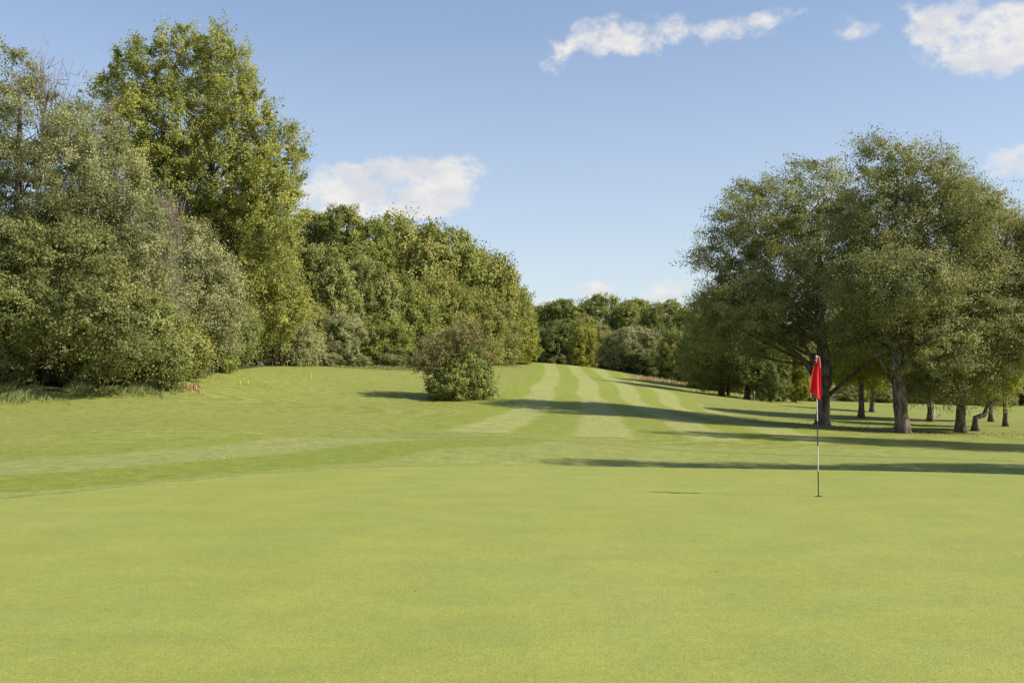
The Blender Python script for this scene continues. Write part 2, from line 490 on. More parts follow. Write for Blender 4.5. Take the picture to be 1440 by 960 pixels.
def crown_points(lobes, rng, nclump, cr, ntwig, nleaf, leaf, up=.25, shell=.62, spread=.22, cull=.55, droop=0.0, tv=.5, flat=1.0):
    """lobes: (cx,cy,cz, rx,ry,rz). returns leaf verts, faces, tint, clump centres"""
    lobes = np.asarray(lobes, float)
    area = (lobes[:, 3] * lobes[:, 5] + lobes[:, 3] * lobes[:, 4] + lobes[:, 4] * lobes[:, 5])
    pick = rng.choice(len(lobes), nclump * 5, p=area / area.sum())
    d = rng.normal(size=(len(pick), 3)); d /= np.linalg.norm(d, axis=1)[:, None]
    rr = shell + (1 - shell) * rng.random(len(pick)) ** .7
    lc, lr = lobes[pick, :3], lobes[pick, 3:]
    C = lc + d * lr * rr[:, None]
    q = (((C[:, None] - lobes[None, :, :3]) / lobes[None, :, 3:]) ** 2).sum(-1)
    q[np.arange(len(pick)), pick] = 9
    ok = np.where(q.min(1) > cull ** 2)[0]
    # farthest-ish selection for even cover
    sel = []
    ok = ok[:nclump * 3]
    Cs = C[ok]
    if len(ok) > nclump:
        dmin = np.full(len(ok), 1e9); i = 0
        for _ in range(nclump):
            sel.append(i)
            dd = ((Cs - Cs[i]) ** 2).sum(1)
            dmin = np.minimum(dmin, dd); dmin[i] = -1
            i = int(np.argmax(dmin * (0.35 + rng.random(len(ok)))))
        ok = ok[sel]
    C, d, lr = C[ok], d[ok], lr[ok]
    n = len(C)
    size = cr * (0.6 + .8 * rng.random(n))
    ctint = rng.random(n)
    # twigs
    T = n * ntwig
    ci = np.repeat(np.arange(n), ntwig)
    td = d[ci] * .75 + rng.normal(size=(T, 3)) * .75
    td[:, 2] += up
    td /= np.linalg.norm(td, axis=1)[:, None]
    tl = size[ci] * (.55 + .75 * rng.random(T))
    t0 = C[ci] + rng.normal(size=(T, 3)) * size[ci][:, None] * .18
    # leaves
    P_ = 1.0
    M = T * nleaf
    ti = np.repeat(np.arange(T), nleaf)
    s = rng.random(M) ** .8
    P = t0[ti] + td[ti] * (tl[ti] * s)[:, None]
    P += rng.normal(size=(M, 3)) * (tl[ti] * spread * (1.15 - .6 * s))[:, None]
    P[:, 2] = C[ci][ti][:, 2] + (P[:, 2] - C[ci][ti][:, 2]) * flat
    P[:, 2] -= droop * tl[ti] * s * s
    ax = td[ti] * .5 + rng.normal(size=(M, 3)); ax[:, 2] -= .25
    rel = P - (C[ci][ti] + d[ci][ti] * size[ci][ti][:, None] * -.25); rel /= np.linalg.norm(rel, axis=1)[:, None] + 1e-6
    nr = rng.normal(size=(M, 3)) * .45 + d[ci][ti] * .35 + rel * .75; nr[:, 2] += .25
    L = leaf * (.65 + .7 * rng.random(M)); W = L * (.55 + .25 * rng.random(M))
    v, f = leaf_quads(P, ax, nr, L, W)
    tv = min(.8, tv + .22)
    ct = ctint[ci][ti] * tv + (1 - tv) * rng.random(M)
    # stretch so that a few leaves reach the accent colour
    ct = np.where(rng.random(M) < .018, .97, np.clip(.5 + (ct - .5) * .65, 0, .93))
    return v, f, np.repeat(ct, 4), C, (t0, td, tl)


def trunk_and_limbs(rng, base_r, path, C, nlimb, lr, twigs=None, ntw=0, twr=.012, seg=10, ztop=.8):
    tb = Tubes()
    path = np.asarray(path, float)
    t = np.linspace(0, 1, 18)
    kk = np.linspace(0, 1, len(path))
    pp = np.stack([np.interp(t, kk, path[:, i]) for i in range(3)], 1)
    pp[1:-1] = (pp[:-2] + 2 * pp[1:-1] + pp[2:]) / 4
    H = path[-1, 2] - path[0, 2]
    # dense rings at the foot for the root flare
    foot = pp[0] + np.array([[0, 0, -.25], [0, 0, 0], [0, 0, .15], [0, 0, .35], [0, 0, .7]])
    pts = np.concatenate([foot, pp[1:][pp[1:, 2] > pp[0, 2] + .8]])
    rel = np.clip((pts[:, 2] - pp[0, 2]) / H, 0, 1)
    rad = base_r * (1 - rel) ** .8 + base_r * .06
    tb.add(pts, rad, seg, flare=4.0, jit=.04, rng=rng)
    tr = tb.data()
    br = Tubes()
    if nlimb and len(C):
        idx = rng.choice(len(C), min(nlimb, len(C)), replace=False)
        for i in idx:
            c = C[i]
            hz = np.hypot(c[0] - pp[0, 0], c[1] - pp[0, 1])
            za = max(pp[0, 2] + rng.uniform(.20, .45) * H, min(c[2] - hz * (.5 + .6 * rng.random()), pp[-1, 2] * .97))
            a = np.array([np.interp(za, pp[:, 2], pp[:, 0]), np.interp(za, pp[:, 2], pp[:, 1]), za])
            if hz > 2.2 * (c[2] - za) + 3: continue
            r0 = lr * base_r * (.7 + .6 * rng.random()) * max(.25, 1 - (za - pp[0, 2]) / H) ** .6
            mid = (a + c) / 2 + np.array([0, 0, -.10 * hz]) + rng.normal(size=3) * hz * .07
            br.add(curve(a, mid, c, 8), np.linspace(r0, r0 * .16, 8), 6, jit=.06, rng=rng)
    if twigs is not None and ntw:
        t0, td, tl = twigs
        idx = rng.choice(len(t0), min(ntw, len(t0)), replace=False)
        for i in idx:
            a, e = t0[i], t0[i] + td[i] * tl[i] * .95
            m_ = (a + e) / 2 + rng.normal(size=3) * tl[i] * .06
            br.add(curve(a, m_, e, 4), np.linspace(twr * 1.6, twr * .5, 4), 4)
    return tr, (br.data() if br.n else None)


CAT_COUNT = {}


def hero_tree(name, label, base, lobes, leafmat, trunk_r, leaf=.13, nclump=260, cr=1.2, ntwig=9, nleaf=50, bark=None, top=None,
              nlimb=30, ntw=120, lean=None, up=.25, group=None, cat='tree', depth=.8, dz=None, seed=1, spread=.22, droop=0, shell=.62, lr=.36, tv=.5, cull=.55, extra_limbs=(), twr=.012, dshift=0.0, flat=1.0, fine=1.0):
    """base (px, D): foot of the tree; lobes (px, py, rx, ry[, depth offset m]) measured at the tree's distance"""
    rng = np.random.default_rng(seed)
    px, D = base
    bx = at(px, 550, D)[0]
    bz = g1(bx, D)
    root = empty(name, (bx, D, bz), label, cat, group)
    L = []
    W = max(l[2] for l in lobes) * D / F
    for n_, l in enumerate(lobes):
        off = l[4] if len(l) > 4 else (rng.random() - .5) * 1.6 * W
        off += dshift
        DD = D + off
        c = at(l[0], l[1], DD)
        rx, rz = l[2] * DD / F, l[3] * DD / F
        L.append((c[0] - bx, c[1] - D, c[2] - bz, rx * .93, max(rx, .6 * rz) * depth, rz * .93))
    q = fine
    v, f, t, C, tw = crown_points(L, rng, nclump, cr, ntwig, int(nleaf * 1.55 * q), leaf * .82 / q ** .5, up, shell, spread, cull, droop, tv, flat)
    zmin = .12
    v4 = v.reshape(-1, 4, 3)
    keep = v4[:, :, 2].min(1) > zmin - .3
    v = v4[keep].reshape(-1, 3); t = t.reshape(-1, 4)[keep].ravel()
    f = np.arange(len(v)).reshape(-1, 4)
    mesh_np('crown', v, f, LEAF[leafmat], root, attrs={'tint': t})
    zt = max(l[2] + l[5] * .6 for l in L)
    if top is not None:
        c = at(top[0], top[1], D); tp = np.array([c[0] - bx, 0, c[2] - bz])
    else:
        tp = np.array([np.mean([l[0] for l in L]) * .6, np.mean([l[1] for l in L]) * .6, zt * .92])
    path = [np.zeros(3)]
    if lean is not None:
        for (lx, lz) in lean: path.append(np.array([lx, 0, lz]))
    else:
        path.append(tp * np.array([.12, .12, .3])); path.append(tp * np.array([.45, .45, .65]))
    path.append(tp)
    (tv_, tf_), br = trunk_and_limbs(rng, trunk_r, path, C, nlimb, lr, tw, ntw, twr)
    ex = Tubes()
    for pts, r0 in extra_limbs:
        w = []
        for q in pts:
            c = at(q[0], q[1], D + (q[2] if len(q) > 2 else 0)); w.append([c[0] - bx, c[1] - D, c[2] - bz])
        w = np.array(w); kk = np.linspace(0, 1, len(w)); tt = np.linspace(0, 1, 14)
        pp = np.stack([np.interp(tt, kk, w[:, i]) for i in range(3)], 1)
        for _ in range(2): pp[1:-1] = (pp[:-2] + 2 * pp[1:-1] + pp[2:]) / 4
        ex.add(pp, np.linspace(r0, r0 * .3, 14), 8, jit=.05, rng=rng)
    vs, fs, off = [], [], 0
    for dta in [(tv_, tf_)] + ([br] if br is not None else []) + ([ex.data()] if ex.n else []):
        vs.append(dta[0]); fs.append(dta[1] + off); off += len(dta[0])
    mesh_np('trunk', np.concatenate(vs), np.concatenate(fs), bark or BARK, root, smooth=True)
    return root


# shared crowns for the woods further off: unit tree 10 m tall, 8 m wide
ARCH = {}


def archetype(key, seed, lobes, leafmat, leaf, nclump=390, ntwig=8, nleaf=32, cr=.72, trunk=True, up=.08):
    rng = np.random.default_rng(seed)
    v, f, t, C, tw = crown_points(lobes, rng, nclump, cr, ntwig, nleaf, leaf, up, .68, .25, .6, 0, .6)
    v4 = v.reshape(-1, 4, 3); keep = v4[:, :, 2].min(1) > .02
    v = v4[keep].reshape(-1, 3); t = t.reshape(-1, 4)[keep].ravel(); f = np.arange(len(v)).reshape(-1, 4)
    c = mesh_np('crown', v, f, LEAF[leafmat], None, attrs={'tint': t})
    zt = max(l[2] for l in lobes)
    (a, b), br = trunk_and_limbs(rng, .22, [np.zeros(3), np.array([.1, 0, zt * .4]), np.array([0, .1, zt])], C, 14, .4)
    tk = mesh_np('trunk', np.concatenate([a, br[0]]), np.concatenate([b, br[1] + len(a)]), BARK, None, smooth=True)
    ARCH[key] = [c.data, tk.data]
    for o in (c, tk): bpy.data.objects.remove(o)


dome = [(0, 0, 7.4, 2.6, 2.6, 2.4), (-1.8, .3, 6.5, 2.2, 2.2, 2.3), (1.9, -.4, 6.6, 2.1, 2.2, 2.3), (.2, -1.9, 5.8, 2.3, 2.0, 2.3), (-.6, 1.7, 6.0, 2.3, 2.0, 2.3), (-2.3, -.6, 4.2, 2.1, 2.0, 2.0), (2.3, .2, 4.3, 2.1, 2.0, 2.0), (.2, -1.8, 3.4, 2.4, 2.0, 1.9), (-1.6, -1.0, 2.0, 2.2, 2.0, 1.8), (1.7, .5, 2.0, 2.1, 2.0, 1.8)]
tall = [(0.1, 0, 8.0, 2.1, 1.9, 1.9), (-1.4, .2, 6.6, 2.0, 2.0, 2.0), (1.5, 0, 6.5, 1.9, 2.0, 2.1), (0, -1.4, 5.6, 2.2, 1.9, 2.0), (-1.9, 0, 4.2, 2.0, 2.0, 2.0), (1.9, .3, 4.0, 2.1, 2.0, 2.0), (0, -1.4, 3.0, 2.3, 1.9, 1.8), (-1.4, 0, 1.7, 2.1, 2.0, 1.6), (1.5, 0, 1.6, 2.1, 2.0, 1.6)]
lump = [(-1.0, 0, 7.6, 2.3, 2.2, 2.1), (1.7, .3, 6.9, 2.3, 2.2, 2.1), (-2.3, -.2, 5.4, 1.9, 2.2, 1.9), (2.6, 0, 4.6, 1.6, 2.0, 2.0), (.3, -1.7, 5.5, 2.0, 1.8, 2.0), (-.8, -1.6, 3.4, 2.3, 1.8, 2.0), (1.5, -1.0, 2.4, 2.2, 1.8, 1.8), (-2.2, .5, 2.4, 1.9, 2, 2), (0, 0, 1.4, 2.4, 2, 1.4)]
dome, tall, lump = [[(a, b, c * 1.6, rx, ry, rz * 1.25) for a, b, c, rx, ry, rz in q] for q in (dome, tall, lump)]
short = [(a, b, c / 1.6, rx, ry, rz / 1.25) for a, b, c, rx, ry, rz in lump]
SQ = lambda q: [(a, b, c * .52, rx, ry, rz * .62) for a, b, c, rx, ry, rz in q]
for n_, (kk_, shp, lm, lf) in enumerate([('oak_a', dome, 'oak', .17), ('oak_b', lump, 'olive', .17), ('ash_a', tall, 'ash', .17), ('ash_b', lump, 'oak', .17),
                                         ('dark_a', dome, 'dark', .19), ('yellow_a', lump, 'yellow', .17), ('silver_a', dome, 'silver', .17), ('olive_a', tall, 'olive', .17)]):
    archetype(kk_, 11 + n_, shp, lm, lf, nleaf=44)
    archetype(kk_ + '_low', 31 + n_, SQ(shp), lm, lf, nclump=190, nleaf=40)


def wood_tree(key, px, top, half, D, label, group, name='broadleaf_tree', cat='tree', rz=None, basedrop=0.0):
    X = at(px, 500, D)[0]
    z0 = g1(X, D) - basedrop
    zt = at(px, top, D)[2]
    H = zt - z0
    w = half * D / F / 4.0
    if key == 'short': key = 'silver_a'
    if H / (4 * w) < 2.9: key += '_low'
    s = H / (15.6 if not key.endswith('_low') else 8.3)
    rnd = random.Random(int(px * 7 + D))
    root = empty(name, (X, D, z0), label, cat, group, rz if rz is not None else rnd.uniform(0, 6.28))
    root.scale = (w, w, s)
    for nm, me in zip(('crown', 'trunk'), ARCH[key]):
        o = bpy.data.objects.new(nm, me); COL.objects.link(o); o.parent = root
    return root


# ---- left edge of the course, near to far
hero_tree('sallow_tree', 'tall grey-green bushy tree at the very left edge with pale bare twigs on top', (20, 52), [(2, 112, 38, 62), (52, 178, 58, 68), (18, 265, 80, 80), (95, 240, 48, 85), (60, 350, 85, 80), (-45, 200, 50, 100), (-45, 380, 60, 110), (50, 450, 80, 70)],
          'sallow', .35, .125, 270, 1.05, 9, 44, seed=21, flat=.85, shell=.55, droop=.15, up=.35, cull=.45)
hero_tree('sallow_tree', 'grey-green bushy tree overlapping the left side of the tall poplar', (165, 54), [(128, 205, 46, 55), (165, 265, 48, 70), (180, 345, 52, 80), (120, 330, 60, 70), (188, 430, 55, 70), (140, 470, 60, 60)],
          'sallow', .3, .125, 220, 1.05, 9, 44, seed=22, flat=.85, shell=.55, droop=.15, up=.35, cull=.45)
hero_tree('maple_tree', 'dark green low-branched tree at bottom left above a black hollow', (62, 51), [(15, 350, 50, 45), (90, 370, 70, 55), (30, 430, 55, 42), (125, 440, 65, 50), (-30, 440, 60, 50), (5, 478, 36, 22), (150, 490, 50, 30), (-70, 400, 60, 90)],
          'maple', .2, .14, 200, .9, 8, 44, seed=23, flat=.75, up=.1, ntw=40, dshift=-3.5)
hero_tree('dark_shrub', 'dark-leaved filler shrub added to darken the shaded hollow at the left', (50, 51.5), [(40, 500, 60, 36), (110, 505, 50, 32), (-30, 500, 60, 40), (0, 520, 50, 26)],
          'dark', .06, .14, 130, .8, 8, 26, seed=33, cat='shrub', nlimb=8, ntw=20)  # added filler: dark leaf colour deepens the shade under the maple
hero_tree('ivy_shrub', 'green shrub with reddish tips at the grass edge beside the dark hollow', (205, 50), [(205, 470, 38, 55), (232, 500, 32, 36), (180, 510, 30, 28)],
          'ash', .08, .12, 110, .7, 8, 34, seed=24, cat='shrub', nlimb=12, ntw=60)
hero_tree('poplar_tree', 'very tall poplar with upright plumes and glossy yellow-green leaves', (300, 72), [(178, 125, 26, 60, 0), (212, 100, 22, 58, -.5), (258, 92, 26, 58, 1), (302, 92, 24, 60, -1), (330, 130, 24, 60, .5), (345, 180, 36, 75), (195, 190, 36, 60), (235, 190, 60, 75), (305, 245, 75, 80), (398, 235, 26, 62, 0), (380, 300, 40, 75), (245, 290, 50, 60), (330, 350, 65, 80), (136, 130, 10, 24, 3), (215, 240, 40, 50)],
          'poplar', .5, .175, 620, 1.0, 9, 30, seed=25, up=.75, spread=.16, cull=.45, shell=.72, nlimb=50, ntw=100, tv=.4, top=(290, 70))
hero_tree('silvery_tree', 'pale silvery willow-like tree standing below the poplar', (272, 62), [(272, 360, 36, 40), (292, 420, 45, 60), (250, 440, 38, 60), (285, 480, 40, 35)],
          'silver', .2, .13, 170, 1.0, 8, 40, seed=26, droop=.3)
hero_tree('yellow_green_tree', 'yellow-green tree in front of the poplar foot', (365, 78), [(355, 375, 48, 58), (388, 425, 36, 65), (335, 445, 38, 60), (360, 330, 35, 45)],
          'poplar', .22, .17, 190, 1.25, 8, 40, seed=27)
hero_tree('green_shrub', 'small bright green shrub above the patch of worn soil', (300, 62), [(295, 505, 24, 17), (318, 510, 14, 12)], 'ivy', .04, .11, 60, .45, 7, 24, seed=28, cat='shrub', nlimb=6, ntw=20)
for px_, D_, ll, m_, lb_ in [(165, 51, [(165, 505, 34, 30), (140, 520, 26, 20)], 'maple', 'mid-green shrub closing the right side of the black hollow'),
                             (250, 55, [(250, 490, 26, 34), (268, 505, 20, 22)], 'olive', 'olive shrub at the grass edge left of the worn soil patch'),
                             (322, 70, [(318, 485, 26, 34), (335, 470, 24, 36)], 'ash', 'leafy shrub under the poplar, left of its trunk'),
                             (-10, 48, [(-15, 500, 50, 42), (20, 485, 30, 20)], 'sallow', 'grey-green shrub cut by the left edge of the picture')]:
    hero_tree('broadleaf_shrub', lb_, (px_, D_), ll, m_, .07, .13, 110, .75, 8, 28, seed=100 + D_, cat='shrub', nlimb=8, ntw=20)
hero_tree('draped_shrub', 'rounded shrub draped in pale climbing growth at the foot of the wood', (405, 83), [(405, 475, 34, 34), (380, 490, 22, 24), (430, 492, 22, 22)], 'silver', .08, .15, 110, .8, 8, 34, seed=29, cat='shrub', nlimb=8, ntw=30, up=-.2, droop=.5)
hero_tree('dark_shrub', 'dark glossy shrub between the bright green shrub and the draped one', (345, 80), [(345, 492, 26, 24), (325, 498, 14, 16)], 'dark', .08, .15, 70, .8, 8, 30, seed=30, cat='shrub', nlimb=8, ntw=20)


def bare_tree(label, base, spans, r, seed, name='bare_tree', n=150, cat='tree', group=None):
    """leafless twiggy crown"""
    rng = np.random.default_rng(seed)
    px, D = base; bx = at(px, 550, D)[0]; bz = g1(bx, D)
    root = empty(name, (bx, D, bz), label, cat, group)
    tk, br = Tubes(), Tubes()
    c0 = at(spans[0][0], spans[0][1], D); top = np.array([c0[0] - bx, 0, c0[2] - bz])
    pts = curve(np.array([0, 0, -.2]), top * .5 + np.array([.3, 0, 0]), top, 12)
    tk.add(pts, np.linspace(r, r * .2, 12), 7)
    for i in range(n):
        s = spans[rng.integers(len(spans))]
        c = at(s[0] + rng.normal() * s[2] * .5, s[1] + rng.normal() * s[3] * .5, D + rng.normal() * 1.0)
        e = c - np.array([bx, D, bz])
        t = np.clip((e[2] - 2.2) / top[2], .1, .95) * rng.uniform(.8, 1)
        a = pts[int(t * 11)]
        m_ = (a + e) / 2 + rng.normal(size=3) * .25
        cv = curve(a, m_, e, 7)
        br.add(cv, np.linspace(.026, .007, 7), 4)
        for _ in range(6):
            q = cv[rng.integers(3, 7)]
            d = rng.normal(size=3) * .5 + np.array([0, 0, .5])
            br.add(curve(q, q + d * .3 + rng.normal(size=3) * .05, q + d * .8, 4), np.linspace(.015, .006, 4), 4)
    a, b = tk.data(), br.data()
    mesh_np('trunk', np.concatenate([a[0], b[0]]), np.concatenate([a[1], b[1] + len(a[0])]), TWIG, root, smooth=True)
    return root


bare_tree('leafless purple-brown twiggy tree in front of the silvery tree', (232, 57), [(232, 300, 22, 30), (228, 370, 22, 40), (240, 440, 25, 40)], .12, 41, n=190)
bare_tree('thin leafless treetop showing above the grey-green tree at left', (64, 52), [(58, 88, 22, 22), (82, 108, 30, 22), (45, 115, 26, 16), (105, 130, 26, 20)], .05, 42, n=26)
bare_tree('bare twigs poking out between the grey-green tree and the poplar', (150, 56), [(150, 150, 10, 18), (158, 180, 16, 18)], .05, 43, n=18)

# ---- the long wood on the left
GL = 'trees of the long wood on the left of the fairway'
for key, px, top, half, D, lab in [
    ('oak_a', 432, 289, 48, 115, 'rounded wood tree showing just right of the poplar, at the skyline'),
    ('ash_b', 494, 284, 44, 112, 'tallest domed wood tree, its knob-like top above the others'),
    ('oak_b', 566, 303, 62, 120, 'broad olive dome forming the middle skyline of the left wood'),
    ('oak_a', 622, 318, 54, 124, 'broad tree just right of the olive skyline dome'),
    ('oak_b', 668, 346, 46, 128, 'skyline tree where the left wood starts to slope down'),
    ('ash_b', 700, 376, 40, 132, 'skyline tree halfway down the slope of the left wood'),
    ('oak_a', 722, 408, 26, 137, 'low skyline tree near the right end of the left wood'),
    ('olive_a', 398, 322, 40, 96, 'olive-yellow tree directly right of the yellow-green tree'),
    ('ash_a', 452, 348, 46, 97, 'tall narrow tree below the rounded skyline tree'),
    ('ash_a', 512, 366, 42, 101, 'bluish-green tree below the knob-topped tree'),
    ('ash_b', 566, 392, 46, 106, 'mid-green tree behind and above the lone bush, left of it'),
    ('olive_a', 612, 388, 44, 111, 'olive tree rising straight behind the lone bush'),
    ('oak_b', 655, 408, 42, 116, 'tree standing behind the right side of the lone bush'),
    ('ash_a', 692, 428, 36, 124, 'pale green tree two in from the right end of the wood'),
    ('yellow_a', 722, 446, 28, 133, 'yellowish last tree at the right end of the left wood'),
    ('silver_a', 478, 440, 34, 94, 'grey-green smaller tree in the front rank of the wood'),
    ('olive_a', 440, 425, 26, 92, 'olive smaller tree just right of the draped shrub'),
    ('ash_b', 532, 442, 34, 99, 'bushy smaller tree low in the wood left of the lone bush'),
    ('silver_a', 700, 478, 22, 128, 'lowest pale bushy tree at the grass near the wood end'),
    ('yellow_a', 733, 486, 14, 139, 'small yellowish bushy tree at the very tip of the wood'),
    ('ash_b', 320, 420, 40, 92, 'tree filling the gap behind the silvery tree'),
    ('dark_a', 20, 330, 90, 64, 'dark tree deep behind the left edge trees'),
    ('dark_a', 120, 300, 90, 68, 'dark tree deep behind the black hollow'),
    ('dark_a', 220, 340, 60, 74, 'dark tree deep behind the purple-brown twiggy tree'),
]:
    wood_tree(key, px, top, half * 1.3, D, lab, GL)
for key, px, top, half, D, lab in [
    ('short', 462, 496, 20, 90, 'low scrubby bush at the grass edge below the wood, left one'),
    ('short', 500, 499, 22, 93, 'low scrubby bush at the grass edge below the wood, brown tinted'),
    ('short', 545, 497, 22, 97, 'low scrubby bush at the grass edge left of the lone bush'),
    ('short', 420, 497, 16, 87, 'low scrubby bush just right of the draped shrub'),
    ('short', 690, 497, 16, 124, 'low bush at the grass edge right of the lone bush')]:
    wood_tree(key, px, top, half, D, lab, 'low bushes along the left wood', 'low_bush', 'bush')

# ---- lone bush in the middle
rootb = hero_tree('ivy_clad_bush', 'lone bush on the fairway edge, green ivy ball below and reddish-brown hawthorn above', (655, 60), [(656, 527, 31, 31, 0), (638, 543, 30, 21, -.4), (668, 542, 22, 21, .3), (632, 522, 20, 16, .3)],
                  'ivy_bush', .12, .115, 230, .5, 8, 34, seed=51, cat='bush', nlimb=12, ntw=60, depth=1.0, up=.1)
rng = np.random.default_rng(52)
Lh = []
bx, by, bz = rootb.location
for (px, py, rx, ry, off) in [(640, 484, 42, 22, .3), (618, 496, 36, 24, 0), (594, 507, 22, 10, -.3), (603, 516, 18, 10, -.5), (655, 470, 26, 12, .2), (665, 495, 26, 20, .8), (650, 474, 24, 10, .6), (612, 530, 16, 20, 0), (625, 545, 12, 12, -.6), (680, 505, 14, 16, .6)]:
    c = at(px, py, 60 + off); Lh.append((c[0] - bx, c[1] - by, c[2] - bz, rx * 60 / F, rx * 60 / F * .8, ry * 60 / F))
v, f, t, C, tw = crown_points(Lh, rng, 170, .42, 8, 22, .075, .3, .4, .2, .2)
mesh_np('twiggy_crown', v, f, LEAF['hawthorn'], rootb, attrs={'tint': t})
_, br = trunk_and_limbs(rng, .14, [np.zeros(3), np.array([-.3, 0, 1.5]), np.array([-.6, 0, 3.0])], C, 60, .3, tw, 700, .008)
mesh_np('twigs', br[0], br[1], TWIG, rootb, smooth=True)

# ---- far wood closing the view
GF = 'trees of the far wood at the end of the fairway'
for key, px, top, half, D, lab in [
    ('ash_b', 744, 424, 22, 196, 'dark far tree hard against the end of the left wood'),
    ('oak_a', 768, 423, 26, 192, 'second far tree right of the left wood'),
    ('ash_b', 800, 418, 30, 190, 'far skyline tree below the small white cloud, left of it'),
    ('oak_a', 850, 412, 36, 192, 'highest domed tree of the far wood'),
    ('ash_b', 893, 416, 32, 188, 'far skyline tree just right of the highest dome'),
    ('oak_a', 940, 418, 30, 178, 'far dark-topped skyline tree left of the big right-hand trees'),
    ('ash_b', 975, 430, 28, 168, 'far skyline tree half hidden by the big right-hand trees'),
    ('oak_b', 830, 448, 24, 162, 'yellow-green autumnal tree in front of the far wood'),
    ('yellow_a', 822, 452, 15, 158, 'small yellow tree top standing out before the far wood'),
    ('silver_a', 888, 458, 32, 146, 'pale round grey-green tree at the foot of the far wood'),
    ('ash_b', 862, 476, 16, 150, 'small bushy tree touching the pale round tree'),
    ('dark_a', 786, 450, 26, 172, 'tree at the left of the far wood, its shade put into dark leaves'),  # shade from neighbouring trees carried by dark leaf colour, next tree too
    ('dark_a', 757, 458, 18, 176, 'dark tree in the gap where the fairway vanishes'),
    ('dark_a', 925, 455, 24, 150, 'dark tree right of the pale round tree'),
    ('olive_a', 955, 462, 26, 136, 'olive tree where the far wood meets the right-hand trees'),
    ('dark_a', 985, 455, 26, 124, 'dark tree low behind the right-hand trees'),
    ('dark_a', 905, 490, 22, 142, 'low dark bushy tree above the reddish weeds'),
]:
    wood_tree(key, px, top, half * 1.25, D, lab, GF, basedrop=.3)

# ---- trees behind the right-hand group
GR = 'background trees seen between the right-hand trunks'
for key, px, top, half, D, lab in [
    ('ash_a', 1000, 425, 44, 112, 'background tree at the left foot of the right-hand group'),
    ('olive_a', 1040, 450, 36, 110, 'olive background tree behind the paired thin trunks'),
    ('ash_b', 1085, 440, 40, 112, 'green background tree behind the left big tree'),
    ('silver_a', 1150, 470, 42, 122, 'pale background tree directly behind the red flag'),
    ('ash_b', 1210, 462, 42, 126, 'green background tree behind the small yellowish tree'),
    ('oak_a', 1265, 455, 46, 140, 'background tree behind the trunk of the middle big tree'),
    ('dark_a', 1320, 470, 44, 130, 'dark background tree right of the middle big trunk'),
    ('ash_b', 1375, 460, 44, 128, 'background tree behind the leaning trunk'),
    ('olive_a', 1430, 455, 46, 124, 'olive background tree at the right edge'),
    ('silver_a', 1490, 455, 46, 118, 'pale background tree cut by the right edge'),
]:
    wood_tree(key, px, top, half, D, lab, GR)
for key, px, top, half, D, lab in [
    ('dark_a', 1083, 498, 28, 93, 'dark pointed holly-like bush left of the flag'),
    ('yellow_a', 1118, 478, 22, 97, 'light green column-like bush between the holly-like bush and the flag'),
    ('short', 1145, 540, 22, 104, 'low pale bush behind the flag'),
    ('short', 1190, 542, 24, 108, 'low pale bush right of the flagged trunk'),
    ('short', 1245, 545, 22, 112, 'low green bush under the small yellowish tree'),
    ('dark_a', 1290, 546, 26, 118, 'low dark bush right of the middle big trunk'),
    ('short', 1340, 550, 26, 110, 'low pale bush beyond the dark trunk'),
    ('short', 1400, 548, 28, 106, 'low green bush beyond the leaning trunk'),
]:
    wood_tree(key, px, top, half, D, lab, 'low bushes behind the right-hand trunks', 'low_bush', 'bush')

# ---- right-hand trees
hero_tree('large_tree', 'left one of the big spreading right-hand trees, its trunk right behind the red flag', (1157, 55),
          [(1150, 272, 46, 52, 0), (1075, 300, 66, 46), (1035, 360, 54, 42), (1100, 380, 85, 62), (1175, 350, 60, 75), (1050, 425, 66, 42), (1170, 445, 60, 36), (1110, 450, 70, 36), (1010, 450, 40, 40), (1195, 480, 46, 26), (1075, 480, 46, 24)],
          'birch', .35, .115, 450, 1.0, 9, 34, bark=BARK_B, seed=61, flat=.72, shell=.5, lean=[(0.05, 2.5), (-.1, 6)], top=(1150, 260), depth=1.05, nlimb=46, ntw=200, lr=.3, cull=.42, spread=.2,
          extra_limbs=[([(1155, 545), (1135, 510), (1105, 485), (1060, 465)], .19), ([(1153, 530), (1140, 500), (1122, 470), (1110, 440)], .15), ([(1160, 560), (1195, 530), (1225, 508), (1245, 498)], .13), ([(1155, 560, 0), (1166, 530, -1), (1160, 480, -1), (1150, 400, -1)], .3)])
hero_tree('large_tree', 'middle big right-hand tree with the thickest trunk and the highest top', (1268, 49),
          [(1238, 232, 32, 42, 0), (1290, 255, 52, 46), (1232, 320, 62, 62), (1315, 325, 66, 70), (1265, 400, 80, 58), (1330, 430, 66, 66), (1205, 400, 42, 48), (1310, 490, 60, 40), (1222, 460, 40, 30), (1300, 540, 34, 14), (1375, 300, 30, 40)],
          'birch', .34, .11, 450, .98, 9, 34, bark=BARK_B, seed=62, flat=.72, shell=.5, lean=[(-.15, 2.5), (-.3, 6)], top=(1262, 230), depth=1.05, nlimb=46, ntw=200, lr=.3, cull=.42, spread=.2,
          extra_limbs=[([(1262, 548), (1248, 525), (1235, 500), (1215, 485)], .13), ([(1268, 520), (1290, 490), (1320, 475), (1360, 470)], .11)])
hero_tree('large_tree', 'right big tree with the slimmer dark trunk and low grey-green boughs', (1350, 51),
          [(1352, 290, 40, 46), (1395, 335, 48, 55), (1400, 420, 60, 75), (1370, 500, 50, 46), (1340, 480, 46, 60), (1445, 440, 46, 80), (1325, 540, 26, 20), (1460, 350, 40, 60)],
          'sallow', .24, .11, 360, .95, 9, 34, bark=BARK_B, seed=63, flat=.72, shell=.5, nlimb=40, ntw=200, lr=.32, cull=.42, droop=.3, top=(1365, 310))
